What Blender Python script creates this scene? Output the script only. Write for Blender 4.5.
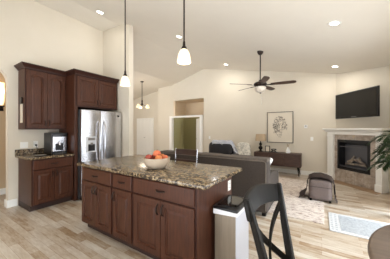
import bpy, bmesh, math, random
from mathutils import Vector, Matrix
random.seed(7)
C = bpy.context.scene.collection
PI = math.pi
for o in list(bpy.data.objects): bpy.data.objects.remove(o)

# ---------------------------------------------------------------- camera, world, exposure
cd = bpy.data.cameras.new('camera'); cam = bpy.data.objects.new('camera', cd); C.objects.link(cam)
cam.location = (0, 0, 1.38); cam.rotation_euler = (math.radians(90), 0, math.radians(32.9))
cd.sensor_width = 36; cd.lens = 36 * 196 / 390; cd.clip_start = 0.05
bpy.context.scene.camera = cam
W = bpy.data.worlds.new('world'); bpy.context.scene.world = W; W.use_nodes = True
wn, wl_ = W.node_tree.nodes, W.node_tree.links; bg = wn['Background']
tc = wn.new('ShaderNodeTexCoord'); sp = wn.new('ShaderNodeSeparateXYZ'); cr = wn.new('ShaderNodeValToRGB')   # daylight: pale sky over bright sunlit ground
mr = wn.new('ShaderNodeMapRange'); wl_.new(tc.outputs['Generated'], sp.inputs[0]); wl_.new(sp.outputs[2], mr.inputs[0]); mr.inputs[1].default_value = -1; mr.inputs[2].default_value = 1
wl_.new(mr.outputs[0], cr.inputs[0]); e = cr.color_ramp.elements
e[0].position = .42; e[0].color = (.91, .955, 1.0, 1); e[1].position = .52; e[1].color = (.27, .28, .30, 1)
wl_.new(cr.outputs[0], bg.inputs[0]); bg.inputs[1].default_value = 5.5
vs = bpy.context.scene.view_settings
vs.view_transform = 'Standard'; vs.look = 'None'; vs.gamma = 1; vs.use_curve_mapping = False; vs.exposure = 0.32
LAMP = 0.3
sd = bpy.data.lights.new('sun', 'SUN'); sd.energy = 16.0; sd.angle = math.radians(70); sd.color = (.78, .89, 1)
so = bpy.data.objects.new('sun', sd); C.objects.link(so); so.rotation_euler = Vector((1, -.15, .95)).to_track_quat('Z', 'Y').to_euler()

# ---------------------------------------------------------------- materials
def srgb(r, g, b):
    f = lambda c: (c/255/12.92) if c/255 <= 0.04045 else ((c/255+0.055)/1.055)**2.4
    return (f(r), f(g), f(b), 1)
def mat(name, col, rough=.6, metal=0, spec=.5, emis=None, es=0, coat=0):
    m = bpy.data.materials.new(name); m.use_nodes = True
    b = m.node_tree.nodes['Principled BSDF']
    b.inputs['Base Color'].default_value = col; b.inputs['Roughness'].default_value = rough
    b.inputs['Metallic'].default_value = metal; b.inputs['Specular IOR Level'].default_value = spec
    b.inputs['Coat Weight'].default_value = coat
    if emis: b.inputs['Emission Color'].default_value = emis; b.inputs['Emission Strength'].default_value = es
    return m
def nodes(m): return m.node_tree.nodes, m.node_tree.links, m.node_tree.nodes['Principled BSDF']
def coords(m, scale=(1, 1, 1), rot=(0, 0, 0)):
    n, l, b = nodes(m); t = n.new('ShaderNodeTexCoord'); k = n.new('ShaderNodeMapping')
    l.new(t.outputs['Object'], k.inputs[0]); k.inputs['Scale'].default_value = scale; k.inputs['Rotation'].default_value = rot
    return k.outputs[0]
def ramp(m, src, stops, interp='LINEAR'):
    n, l, b = nodes(m); r = n.new('ShaderNodeValToRGB'); l.new(src, r.inputs[0]); e = r.color_ramp.elements
    r.color_ramp.interpolation = interp
    while len(e) < len(stops): e.new(1)
    for q, (p, c) in zip(e, stops): q.position = p; q.color = c
    return r.outputs[0]
def noise(m, vec, sc, det=4, rough=.6):
    n, l, b = nodes(m); t = n.new('ShaderNodeTexNoise'); l.new(vec, t.inputs['Vector'])
    t.inputs['Scale'].default_value = sc; t.inputs['Detail'].default_value = det; t.inputs['Roughness'].default_value = rough
    return t.outputs[0]
def bump(m, src, s=.2, d=.01):
    n, l, b = nodes(m); u = n.new('ShaderNodeBump'); l.new(src, u.inputs['Height'])
    u.inputs['Strength'].default_value = s; u.inputs['Distance'].default_value = d; l.new(u.outputs[0], b.inputs['Normal'])
def noisy(name, c1, c2, sc=6, scale=(1, 1, 1), rough=.6, bmp=0, **k):
    m = mat(name, c1, rough, **k); n, l, b = nodes(m); v = noise(m, coords(m, scale), sc)
    l.new(ramp(m, v, [(.3, c1), (.7, c2)]), b.inputs['Base Color'])
    if bmp: bump(m, v, bmp)
    return m

M = {}
M['wall'] = noisy('wall_paint', srgb(214, 205, 188), srgb(217, 208, 192), 2.5, rough=.85)
M['ceil'] = noisy('ceiling_paint', srgb(228, 221, 209), srgb(231, 224, 212), 2, rough=.9)
M['white'] = mat('white_trim_paint', srgb(238, 236, 230), .45)
M['hall'] = mat('hall_paint_warm_lit', srgb(198, 174, 142), .85)  # tan of warm lamp light put into the hall wall colour
M['niche'] = mat('niche_paint', srgb(222, 202, 172), .85)
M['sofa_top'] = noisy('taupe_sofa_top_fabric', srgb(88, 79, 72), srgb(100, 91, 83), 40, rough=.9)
M['olive'] = mat('olive_wall_paint', srgb(128, 120, 82), .9)
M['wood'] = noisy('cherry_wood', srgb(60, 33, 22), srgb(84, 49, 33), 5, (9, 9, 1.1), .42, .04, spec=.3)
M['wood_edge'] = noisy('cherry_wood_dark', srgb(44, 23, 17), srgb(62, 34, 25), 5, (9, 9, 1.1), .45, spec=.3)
M['toe'] = mat('toe_kick_dark', srgb(50, 32, 27), .6)
M['bronze'] = mat('oil_rubbed_bronze', srgb(48, 38, 34), .35, .7)
M['steel'] = noisy('stainless_steel', srgb(205, 205, 208), srgb(222, 222, 225), 4, (1, 1, 30), .26, metal=1)
M['steel_side'] = mat('dark_grey_metal', srgb(70, 70, 72), .5, .3)
M['chrome'] = mat('polished_metal', srgb(205, 205, 210), .15, 1)
M['silver'] = mat('silver_plastic', srgb(206, 208, 212), .35, 0)
M['black'] = mat('black_plastic', srgb(20, 20, 22), .3)
M['screen'] = mat('black_screen_glass', srgb(9, 9, 10), .22)
M['gloss'] = mat('black_glass', srgb(12, 12, 13), .08)
M['sofa'] = noisy('taupe_sofa_fabric', srgb(62, 54, 49), srgb(74, 66, 60), 40, rough=.9, bmp=.15)
M['sofa_pipe'] = mat('taupe_sofa_welt', srgb(122, 113, 103), .85)
M['otto'] = noisy('grey_ottoman_fabric', srgb(108, 96, 92), srgb(120, 107, 103), 50, rough=.9, bmp=.1)
M['throw_d'] = noisy('charcoal_knit_throw', srgb(72, 60, 55), srgb(104, 90, 84), 60, rough=1, bmp=.5)
M['throw_b'] = noisy('pale_blue_plush_throw', srgb(222, 226, 238), srgb(250, 250, 252), 9, rough=1, bmp=.3)
M['leather'] = noisy('black_leather', srgb(30, 27, 28), srgb(42, 38, 38), 18, rough=.38, bmp=.1)
M['floral'] = noisy('cream_floral_fabric', srgb(246, 240, 228), srgb(168, 166, 156), 16, rough=.9)
M['pillow'] = mat('white_pillow_cotton', srgb(230, 226, 222), .9)
M['walnut'] = noisy('dark_walnut', srgb(60, 42, 36), srgb(82, 59, 49), 5, (1.2, 9, 9), .45)
M['blackwood'] = noisy('black_stained_wood', srgb(11, 9, 7), srgb(22, 18, 14), 6, (6, 6, 1), .5, spec=.22)
M['edgewood'] = mat('worn_wood_edge', srgb(112, 94, 70), .4)
M['table'] = noisy('brown_table_wood', srgb(92, 76, 64), srgb(110, 92, 78), 5, (1, 10, 1), .4, coat=.1)
M['bag'] = mat('white_bin_bag', srgb(236, 236, 240), .5)
M['brushed'] = noisy('brushed_steel_panel', srgb(140, 128, 112), srgb(156, 144, 128), 3, (30, 30, 1), .42, metal=.5)
M['whiteplastic'] = mat('white_plastic', srgb(238, 238, 236), .4)
M['binside'] = mat('pale_bin_side', srgb(205, 208, 218), .35, .2)
M['ceramic'] = mat('beige_glazed_ceramic', srgb(186, 168, 146), .3)
M['apple'] = noisy('red_apple_skin', srgb(150, 40, 40), srgb(188, 96, 70), 9, rough=.35)
M['orange'] = noisy('orange_peel', srgb(204, 112, 56), srgb(216, 140, 84), 60, rough=.5, bmp=.1)
M['peach'] = noisy('peach_skin', srgb(206, 128, 84), srgb(196, 82, 52), 10, rough=.6)
M['green'] = noisy('palm_green', srgb(34, 56, 32), srgb(64, 88, 48), 8, rough=.5)
M['stem'] = mat('palm_stem', srgb(96, 92, 56), .7)
M['pot'] = mat('woven_pot', srgb(150, 124, 92), .8)
M['paper'] = mat('cream_paper', srgb(222, 212, 194), .8)
M['ink'] = mat('dark_print_ink', srgb(112, 104, 96), .8)
M['frame'] = mat('dark_frame', srgb(52, 42, 38), .4)
M['burlap'] = noisy('burlap_shade', srgb(178, 156, 128), srgb(196, 174, 146), 60, rough=.9)
M['fanblade'] = noisy('dark_fan_blade', srgb(66, 48, 40), srgb(88, 64, 52), 5, (2, 9, 9), .45)
M['milk'] = mat('frosted_bowl_glass', srgb(222, 212, 198), .3)
M['shade_lit'] = mat('lit_frosted_shade', srgb(255, 240, 215), .4, emis=srgb(255, 226, 170), es=.45)
M['down'] = mat('lit_downlight_lens', srgb(255, 250, 240), .4, emis=(1, .95, .88, 1), es=9)
M['sconce'] = mat('lit_sconce_glass', srgb(255, 240, 215), .4, emis=srgb(255, 220, 165), es=1.0)
M['plate'] = mat('white_wall_plate', srgb(240, 238, 232), .4)
M['bottlegrey'] = mat('grey_stoneware', srgb(130, 126, 122), .5)
M['log'] = noisy('ceramic_log', srgb(160, 148, 134), srgb(96, 86, 78), 12, rough=.9)
M['firemetal'] = mat('firebox_metal', srgb(98, 98, 102), .5, .4)
M['seam'] = mat('dark_seam', srgb(60, 52, 50), .9)

# granite
m = mat('granite', srgb(150, 125, 95), .2, spec=.5); n, l, b = nodes(m); v = coords(m)
vo = n.new('ShaderNodeTexVoronoi'); l.new(v, vo.inputs['Vector']); vo.inputs['Scale'].default_value = 62
c1 = ramp(m, vo.outputs['Color'], [(.18, srgb(30, 27, 25)), (.38, srgb(92, 74, 54)), (.52, srgb(136, 114, 84)), (.72, srgb(164, 146, 116)), (.95, srgb(98, 74, 52))])
nz = noise(m, v, 21, 6, .7); c2 = ramp(m, nz, [(.42, (1, 1, 1, 1)), (.50, (0, 0, 0, 1))])
mx = n.new('ShaderNodeMix'); mx.data_type = 'RGBA'; l.new(c2, mx.inputs[0]); l.new(c1, mx.inputs[6]); mx.inputs[7].default_value = srgb(52, 44, 38)
l.new(mx.outputs[2], b.inputs['Base Color']); M['granite'] = m
# floor planks running along X
m = mat('oak_planks', srgb(190, 160, 125), .3); n, l, b = nodes(m)
v = coords(m)
br = n.new('ShaderNodeTexBrick'); l.new(v, br.inputs['Vector'])
br.inputs['Scale'].default_value = 1; br.inputs['Brick Width'].default_value = .62; br.inputs['Row Height'].default_value = .083
br.inputs['Mortar Size'].default_value = .0016; br.inputs['Mortar Smooth'].default_value = .3; br.offset = .37; br.offset_frequency = 2
br.inputs['Color1'].default_value = (.12, .12, .12, 1); br.inputs['Color2'].default_value = (.9, .9, .9, 1); br.inputs['Mortar'].default_value = (0.0, 0.0, 0.0, 1)
br.inputs['Bias'].default_value = 0
gv = coords(m, (2.2, 12, 1)); g = noise(m, gv, 3.2, 7, .7)
big = noise(m, coords(m, (1.2, 4, 1)), 1.6, 3, .6)
a1 = n.new('ShaderNodeMath'); a1.operation = 'MULTIPLY'; l.new(br.outputs[0], a1.inputs[0]); a1.inputs[1].default_value = .34
a2 = n.new('ShaderNodeMath'); a2.operation = 'MULTIPLY'; l.new(g, a2.inputs[0]); a2.inputs[1].default_value = .5
a3 = n.new('ShaderNodeMath'); a3.operation = 'ADD'; l.new(a1.outputs[0], a3.inputs[0]); l.new(a2.outputs[0], a3.inputs[1])
a4 = n.new('ShaderNodeMath'); a4.operation = 'MULTIPLY'; l.new(big, a4.inputs[0]); a4.inputs[1].default_value = .4
a5 = n.new('ShaderNodeMath'); a5.operation = 'ADD'; l.new(a3.outputs[0], a5.inputs[0]); l.new(a4.outputs[0], a5.inputs[1])
l.new(ramp(m, a5.outputs[0], [(.24, srgb(104, 74, 48)), (.46, srgb(152, 124, 94)), (.60, srgb(184, 168, 148)), (.8, srgb(208, 200, 188))]), b.inputs['Base Color'])
bump(m, br.outputs['Fac'], -.15, .002); M['floor'] = m
# rug
m = mat('distressed_rug', srgb(214, 204, 192), .95); n, l, b = nodes(m)
r1 = noise(m, coords(m, (1.8, 6, 1)), 4.5, 7, .8)
l.new(ramp(m, r1, [(.38, srgb(116, 92, 84)), (.44, srgb(168, 146, 136)), (.475, srgb(212, 200, 190)), (.7, srgb(222, 214, 204))]), b.inputs['Base Color']); M['rug'] = m
# hearth mat
m = mat('blue_grey_mat', srgb(176, 190, 204), .95); n, l, b = nodes(m)
l.new(ramp(m, noise(m, coords(m), 45, 3), [(.35, srgb(150, 154, 158)), (.65, srgb(176, 180, 184))]), b.inputs['Base Color']); M['matblue'] = m
M['matwhite'] = noisy('mat_white_border', srgb(206, 206, 206), srgb(188, 190, 192), 30, rough=.95)
# stone tile
m = mat('fireplace_tile', srgb(170, 150, 132), .4); n, l, b = nodes(m)
t1 = noise(m, coords(m), 7, 6, .7); c1 = ramp(m, t1, [(.3, srgb(130, 116, 104)), (.5, srgb(168, 154, 140)), (.72, srgb(200, 190, 178))])
l.new(c1, b.inputs['Base Color']); M['tile'] = m
M['hearth'] = noisy('brown_hearth_border', srgb(136, 106, 78), srgb(160, 130, 98), 5, (1, 8, 1), .4)

# ---------------------------------------------------------------- helpers
def finish(name, bm, m, parent=None, smooth=False, loc=(0, 0, 0), rotz=0):
    bmesh.ops.recalc_face_normals(bm, faces=bm.faces)
    me = bpy.data.meshes.new(name); bm.to_mesh(me); bm.free()
    if smooth:
        for p in me.polygons: p.use_smooth = True
        try: me.set_sharp_from_angle(angle=math.radians(50))
        except Exception: pass
    me.materials.append(M[m] if isinstance(m, str) else m)
    o = bpy.data.objects.new(name, me); C.objects.link(o); o.parent = parent
    o.location = loc; o.rotation_euler = (0, 0, rotz)
    return o
def tag(o, label, cat, group=None):
    o['label'] = label; o['category'] = cat
    if group: o['group'] = group
    return o
def thing(name, label, cat, loc=(0, 0, 0), rotz=0, group=None):
    o = bpy.data.objects.new(name, None); C.objects.link(o); o.location = loc; o.rotation_euler = (0, 0, rotz)
    o.empty_display_size = .1
    return tag(o, label, cat, group)
def struct(name, bm, m, parent=None, **k):
    o = finish(name, bm, m, parent, **k)
    if parent is None: o['kind'] = 'structure'
    return o
def bm_(): return bmesh.new()
def box(bm, x0, x1, y0, y1, z0, z1, bev=0, seg=2, mx=None):
    r = bmesh.ops.create_cube(bm, size=1); vs_ = r['verts']
    bmesh.ops.scale(bm, vec=(abs(x1-x0), abs(y1-y0), abs(z1-z0)), verts=vs_)
    bmesh.ops.translate(bm, vec=((x0+x1)/2, (y0+y1)/2, (z0+z1)/2), verts=vs_)
    if bev:
        es = list({e for v in vs_ for e in v.link_edges})
        rr = bmesh.ops.bevel(bm, geom=es, offset=bev, segments=seg, affect='EDGES', profile=.5)
        vs_ = list({v for f in rr['faces'] for v in f.verts} | {v for v in vs_ if v.is_valid})
    if mx is not None: bmesh.ops.transform(bm, matrix=mx, verts=[v for v in vs_ if v.is_valid])
    return bm
def B(*a, **k): return box(bm_(), *a, **k)
def tube(bm, pts, r, n=8, cap=True):
    pts = [Vector(p) for p in pts]; rs = r if isinstance(r, (list, tuple)) else [r]*len(pts)
    rings = []; up = None
    for i, p in enumerate(pts):
        d = (pts[min(i+1, len(pts)-1)] - pts[max(i-1, 0)]).normalized()
        if up is None: up = Vector((0, 0, 1)) if abs(d.z) < .9 else Vector((1, 0, 0))
        a = d.cross(up).normalized(); bb = a.cross(d).normalized(); up = bb
        rings.append([bm.verts.new(p + (a*math.cos(2*PI*k/n) + bb*math.sin(2*PI*k/n))*rs[i]) for k in range(n)])
    for i in range(len(rings)-1):
        for k in range(n):
            bm.faces.new((rings[i][k], rings[i][(k+1) % n], rings[i+1][(k+1) % n], rings[i+1][k]))
    if cap: bm.faces.new(rings[0][::-1]); bm.faces.new(rings[-1])
    return bm
def lathe(bm, prof, c=(0, 0, 0), n=24):
    rings = []
    for r, z in prof:
        if r < 1e-5: rings.append([bm.verts.new((c[0], c[1], c[2]+z))])
        else: rings.append([bm.verts.new((c[0]+r*math.cos(2*PI*k/n), c[1]+r*math.sin(2*PI*k/n), c[2]+z)) for k in range(n)])
    for a, b in zip(rings, rings[1:]):
        for k in range(n):
            q = [a[k % len(a)], a[(k+1) % len(a)], b[(k+1) % len(b)], b[k % len(b)]]
            u = []
            for v in q:
                if v not in u: u.append(v)
            if len(u) > 2: bm.faces.new(u)
    return bm
def prism(bm, pts, axis, a0, a1):
    def P(u, v, w): return {'x': (w, u, v), 'y': (u, w, v), 'z': (u, v, w)}[axis]
    A = [bm.verts.new(P(u, v, a0)) for u, v in pts]; D = [bm.verts.new(P(u, v, a1)) for u, v in pts]
    bm.faces.new(A); bm.faces.new(D[::-1]); n = len(pts)
    for i in range(n): bm.faces.new((A[i], A[(i+1) % n], D[(i+1) % n], D[i]))
    return bm
def arc(cx, cz, rx, rz, a0, a1, n):
    return [(cx+rx*math.cos(a0+(a1-a0)*i/n), cz+rz*math.sin(a0+(a1-a0)*i/n)) for i in range(n+1)]
def cushion(bm, x0, x1, y0, y1, z0, z1, p=4, n=10, mx=None):
    """a soft superellipsoid block"""
    r = bmesh.ops.create_cube(bm, size=2)
    vs_ = r['verts']
    es = list({e for v in vs_ for e in v.link_edges})
    rr = bmesh.ops.subdivide_edges(bm, edges=es, cuts=n, use_grid_fill=True)
    vs_ = list({v for v in bm.verts if v.tag is False})
    for v in vs_:
        c = v.co; q = (abs(c.x)**p + abs(c.y)**p + abs(c.z)**p)**(1/p); c /= q
        v.co = Vector(((x0+x1)/2 + c.x*(x1-x0)/2, (y0+y1)/2 + c.y*(y1-y0)/2, (z0+z1)/2 + c.z*(z1-z0)/2))
        if mx is not None: v.co = mx @ v.co
        v.tag = True
    return bm
def rz(p, a): return (p[0]*math.cos(a)-p[1]*math.sin(a), p[0]*math.sin(a)+p[1]*math.cos(a))

# ---------------------------------------------------------------- the room shell
struct('floor', B(-9.4, 2.14, -1.12, 9.3, -.1, 0), 'floor')
pr = [(3.4, 2.35), (-4, 3.83), (-5.45, 3.42), (-6.7, 3.36), (-9.4, 2.94)]
bm = prism(bm_(), pr + [(-9.4, 4.2), (3.4, 4.2)], 'y', 2.96, 9.3)
prism(bm, [(3.4, 2.35), (-4, 3.83), (-4.8, 3.865), (-4.8, 4.2), (3.4, 4.2)], 'y', -3, 2.96)
box(bm, -5.85, -4.77, -3, 3.02, 2.75, 2.85)
struct('ceiling', bm, 'ceil')
arch = arc(.45, 2.2, .66, .45, PI, 0, 24)
prf = [(-3, 0), (-.21, 0)] + arch + [(1.11, 0), (3.02, 0), (3.02, 3.95), (-3, 3.95)]
struct('wall_left', prism(bm_(), prf, 'x', -4.77, -4.65), 'wall')
struct('wall_stub', B(-4.65, -3.65, 2.9, 3.02, 0, 3.95), 'wall')
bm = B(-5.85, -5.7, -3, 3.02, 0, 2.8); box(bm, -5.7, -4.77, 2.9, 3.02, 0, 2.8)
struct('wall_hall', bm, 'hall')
# back wall with its lower soffit over the doorway and the plant niche behind it
bm = B(-4.01, .40, 6.85, 7.0, 0, 3.9)
box(bm, -5.6, -4.01, 6.85, 7.0, 2.66, 3.9)
struct('wall_back', bm, 'wall')
bm = B(-6.66, -5.81, 7.0, 7.12, 0, 3.9)                      # left of the doorway
box(bm, -4.29, -4.01, 7.0, 7.12, 0, 2.0)
box(bm, -5.81, -4.29, 7.0, 7.12, 1.93, 2.0); box(bm, -5.81, -5.7, 7.0, 7.12, 2.0, 3.9)
box(bm, -5.76, -3.9, 7.02, 7.12, 2.70, 3.9)
struct('wall_doorway', bm, 'wall')
bm = B(-5.70, -5.6, 7.0, 7.9, 2.0, 2.70); box(bm, -5.60, -3.9, 7.8, 7.9, 2.0, 2.70); box(bm, -4.01, -3.9, 7.0, 7.9, 2.0, 2.70)
box(bm, -5.70, -3.9, 7.0, 7.9, 2.66, 2.75); box(bm, -5.70, -3.9, 7.0, 7.9, 1.96, 2.005)
struct('wall_niche', bm, 'niche')
bm = B(-8.8, -6.66, 7.3, 7.42, 0, 3.9); box(bm, -6.76, -6.66, 7.12, 7.42, 0, 3.9)
struct('wall_dining', bm, 'wall')
struct('wall_dining_left', B(-8.92, -8.8, 3.02, 7.42, 0, 3.9), 'wall')
bm = B(-6.6, -3.4, 9.0, 9.1, 0, 2.6); box(bm, -6.7, -6.6, 7.13, 9.1, 0, 2.6); 
box(bm, -6.6, -5.78, 7.125, 7.14, 0, 2.0); box(bm, -4.25, -3.5, 7.125, 7.14, 0, 2.0)
struct('wall_bedroom', bm, 'olive')
bm = prism(bm_(), [(.34, 6.85), (1.22, 5.97), (1.40, 6.05), (.45, 7.0)], 'z', 0, 3.2)
struct('wall_fireplace', bm, 'wall')
bm = B(1.22, 1.36, 4.7, 6.0, 0, 3.1); box(bm, 1.22, 1.36, 2.3, 4.7, 2.15, 3.1); box(bm, 1.22, 2.14, 2.2, 2.3, 0, 3.1)
box(bm, 2.0, 2.14, -1, 2.2, 2.1, 3.1); box(bm, 2.0, 2.14, -1, 2.2, 0, .8); box(bm, 2.0, 2.14, 1.7, 2.2, .8, 2.1); box(bm, 2.0, 2.14, -1, -.6, .8, 2.1)  # unseen nook walls added to hold daylight off the left wall
struct('wall_right', bm, 'wall')
for nm, (x, y0, y1, z0, z1) in (('window_1', (1.27, 2.3, 4.7, 0, 2.15)), ('window_2', (2.05, -.6, 1.7, .8, 2.1))):
    w_ = bpy.data.objects.new(nm, None); C.objects.link(w_); w_['kind'] = 'structure'
    bm = B(x, x+.05, y0, y0+.06, z0, z1); box(bm, x, x+.05, y1-.06, y1, z0, z1); box(bm, x, x+.05, y0, y1, z0, z0+.05); box(bm, x, x+.05, y0, y1, z1-.06, z1); box(bm, x, x+.05, (y0+y1)/2-.04, (y0+y1)/2+.04, z0, z1)
    finish('window_frame', bm, 'white', w_)
bm = B(-4.65, -3.0, -1.12, -1.0, 0, 3.9); box(bm, -3.0, 2.14, -1.12, -1.0, 2.35, 3.9)
struct('wall_rear_blocker', bm, 'wall')  # unseen wall added to cut daylight on the left wall and floor
# baseboards
def base(name, *boxes):
    bm = bm_()
    for b_ in boxes: box(bm, *b_, bev=.004, seg=1)
    struct(name, bm, 'white')
base('baseboard_left', (-4.65, -4.63, 1.11, 1.235, 0, .13), (-4.78, -4.63, 1.09, 1.11, 0, .13))
base('baseboard_hall', (-5.7, -5.68, -3, 2.9, 0, .13))
base('baseboard_stub', (-4.3, -3.63, 2.88, 2.9, 0, .12), (-3.65, -3.63, 2.9, 3.04, 0, .12))
base('baseboard_back', (-3.99, .30, 6.832, 6.85, 0, .12))
base('baseboard_dining', (-7.15, -6.66, 7.28, 7.3, 0, .12), (-6.66, -5.95, 6.98, 7.0, 0, .12))
base('baseboard_right', (1.2, 1.22, 4.7, 5.6, 0, .12))

# doorway casing with an open door
d1 = bpy.data.objects.new('door_1', None); C.objects.link(d1); d1['kind'] = 'structure'
bm = B(-5.93, -5.80, 6.975, 7.0, 0, 1.985, bev=.006); box(bm, -4.29, -4.14, 6.975, 7.0, 0, 1.985, bev=.006); box(bm, -5.93, -4.14, 6.972, 7.0, 1.915, 1.99, bev=.006)
box(bm, -5.82, -5.79, 6.98, 7.14, 0, 1.93); box(bm, -4.29, -4.27, 6.98, 7.14, 0, 1.9); box(bm, -5.80, -4.29, 6.98, 7.14, 1.915, 1.935)
finish('door_casing', bm, 'white', d1)
bm = B(-.72, 0, -.02, .02, .01, 1.87, bev=.003)
for (a, c) in ((.15, .85), (1.0, 1.72)):
    for (u, v) in ((-.62, -.4), (-.32, -.1)): box(bm, u, v, -.026, .026, a, c, bev=.004)
leaf = finish('door_leaf', bm, 'white', d1, loc=(-4.31, 7.14, 0), rotz=math.radians(-42))
finish('door_handle', tube(bm_(), [(-.66, -.02, .95), (-.66, -.06, .95), (-.58, -.06, .95)], .009), 'bronze', leaf)
# closet bifold
d2 = bpy.data.objects.new('door_2', None); C.objects.link(d2); d2['kind'] = 'structure'
for i in range(4):
    x0 = -8.42 + i*.275
    bm = B(x0+.003, x0+.27, 7.262, 7.298, .02, 1.9, bev=.003)
    for a, c in ((.15, .8), (.95, 1.78)): box(bm, x0+.06, x0+.215, 7.255, 7.27, a, c, bev=.006)
    lf = finish('bifold_panel', bm, 'white', d2)
    if i in (1, 2): finish('knob', lathe(bm_(), [(0, 0), (.014, 0), (.016, .012), (0, .02)], (x0+(.03 if i == 2 else .24), 7.25, .95)), 'bronze', lf)
bm = B(-8.5, -8.42, 7.27, 7.3, 0, 1.97, bev=.004); box(bm, -7.32, -7.24, 7.27, 7.3, 0, 1.97, bev=.004); box(bm, -8.5, -7.24, 7.265, 7.3, 1.905, 1.98, bev=.004)
finish('door_casing', bm, 'white', d2)

# ---------------------------------------------------------------- cabinets
def loop(x0, x1, z0, z1, y, rise=0, n=12):
    pts = [(x0, y, z0), (x1, y, z0)]
    for i in range(n+1):
        t = i/n; x = x1+(x0-x1)*t
        pts.append((x, y, z1 - rise + rise*math.sin(PI*t)**.8 if rise else z1))
    return pts
def panel_door(w, h, rise=0, fr=.058, th=.02):
    bm = bm_(); L = []
    i = fr
    specs = [(0, 0, 0, 0), (0, -th+.003, 0, 0), (.003, -th, 0, 0), (i, -th, rise, 1), (i+.005, -th+.011, rise, 1), (i+.014, -th+.012, rise, 1), (i+.040, -th+.001, rise, 1)]
    for ins, y, r, k in specs:
        L.append([bm.verts.new(p) for p in loop(ins, w-ins, ins, h-ins, y, r)])
    for a, b in zip(L, L[1:]):
        n = len(a)
        for k in range(n): bm.faces.new((a[k], a[(k+1) % n], b[(k+1) % n], b[k]))
    bm.faces.new(L[-1]); bm.faces.new(L[0][::-1])
    return bm
def drawer_front(w, h, th=.02):
    bm = bm_(); L = []
    for ins, y in ((0, 0), (0, -th+.006), (.006, -th+.001), (.016, -th), (.02, -th)):
        L.append([bm.verts.new(p) for p in ((ins, y, ins), (w-ins, y, ins), (w-ins, y, h-ins), (ins, y, h-ins))])
    for a, b in zip(L, L[1:]):
        for k in range(4): bm.faces.new((a[k], a[(k+1) % 4], b[(k+1) % 4], b[k]))
    bm.faces.new(L[-1]); bm.faces.new(L[0][::-1])
    return bm
def pull(x, z, vert=True, L=.1):
    bm = bm_(); pts = []
    for i in range(9):
        t = i/8; s = -L/2+L*t; y = -.02 - .028*math.sin(PI*t)**.55
        pts.append((x, y, z+s) if vert else (x+s, y, z))
    tube(bm, pts, [.0055+.0025*math.sin(PI*i/8) for i in range(9)])
    for s in (-L/2, L/2):
        c = (x, -.022, z+s) if vert else (x+s, -.022, z)
        box(bm, c[0]-.009, c[0]+.009, c[1]-.002, c[1]+.006, c[2]-.009, c[2]+.009, bev=.003, seg=1)
    return bm
def cabinet(name, label, cat, loc, rotz, w, d, h, fronts, toe=False, crown=None, group=None, sides=(0, 0)):
    t = thing(name, label, cat, loc, rotz, group)
    bm = B(0, w, 0, d, .1 if toe else 0, h)
    for z in ([.1, h-.02] if toe else [0, h-.02]): pass
    finish('cabinet_body', bm, 'wood', t)
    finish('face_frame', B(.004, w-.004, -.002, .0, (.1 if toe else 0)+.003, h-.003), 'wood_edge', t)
    if toe: finish('toe_kick', B(.0, w, .075, d, 0, .1), 'toe', t)
    for f in fronts:
        k, x0, x1, z0, z1 = f[:5]
        if k == 'drawer':
            o = finish('drawer', drawer_front(x1-x0, z1-z0), 'wood', t, loc=(x0, 0, z0))
            finish('handle', pull((x1-x0)/2, (z1-z0)/2, False), 'bronze', o)
        else:
            side, hz, rise = f[5:8]
            o = finish('door', panel_door(x1-x0, z1-z0, rise), 'wood', t, loc=(x0, 0, z0))
            hx = .03 if side == 'l' else (x1-x0)-.03
            finish('handle', pull(hx, hz, True), 'bronze', o)
    if crown:
        cl, cr = crown
        prof = [(0, 0), (.012, 0), (.016, .018), (.03, .03), (.052, .058), (.062, .062), (.062, .08), (0, .08)]
        bm = bm_(); rings = []
        for (u, v) in prof:
            l_ = u if cl else 0; r_ = u if cr else 0
            rings.append([bm.verts.new(p) for p in ((-l_, d, h-.03+v), (-l_, -u-.02, h-.03+v), (w+r_, -u-.02, h-.03+v), (w+r_, d, h-.03+v))])
        for a, b in zip(rings, rings[1:]):
            for q in range(3): bm.faces.new((a[q], a[q+1], b[q+1], b[q]))
        bm.faces.new(rings[-1])
        bm.faces.new([r[0] for r in rings]); bm.faces.new([r[3] for r in rings][::-1])
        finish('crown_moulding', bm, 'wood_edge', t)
    return t
R90 = PI/2
# left wall run (front faces +X)
cabinet('base_cabinet', 'dark cherry base cabinet on the left wall under the short granite counter', 'cabinet', (-4.03, 1.25, 0), R90, .655, .61, .875,
        [('drawer', .02, .635, .70, .86), ('door', .02, .325, .12, .685, 'r', .48, 0), ('door', .33, .635, .12, .685, 'l', .48, 0)], toe=True)
t = thing('countertop', 'short granite counter with backsplash on the left wall under the wall cabinet', 'countertop')
finish('worktop', B(-4.645, -3.995, 1.2, 1.905, .877, .915, bev=.006), 'granite', t)
bm = B(-4.645, -4.62, 1.2, 1.905, .915, 1.015, bev=.003)
finish('backsplash', bm, 'granite', t)
cabinet('wall_cabinet', 'upper cherry wall cabinet with two arched panel doors above the left counter', 'cabinet', (-4.33, 1.25, 1.38), R90, .655, .315, 1.10,
        [('door', .02, .325, .03, 1.05, 'r', .09, .045), ('door', .33, .635, .03, 1.05, 'l', .09, .045)], crown=(1, 0))
t = cabinet('wall_cabinet', 'cherry wall cabinet with two square panel doors above the refrigerator', 'cabinet', (-4.03, 1.935, 1.83), R90, .93, .61, .66,
        [('door', .03, .46, .03, .60, 'r', .09, 0), ('door', .465, .90, .03, .60, 'l', .09, 0)], crown=(1, 0))
finish('side_panel', B(-.027, -.003, -.02, .615, -1.83, .60), 'wood', t)
finish('face_stile', B(-.027, .030, -.036, -.022, -1.83, 0, bev=.003), 'wood', t)

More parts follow.
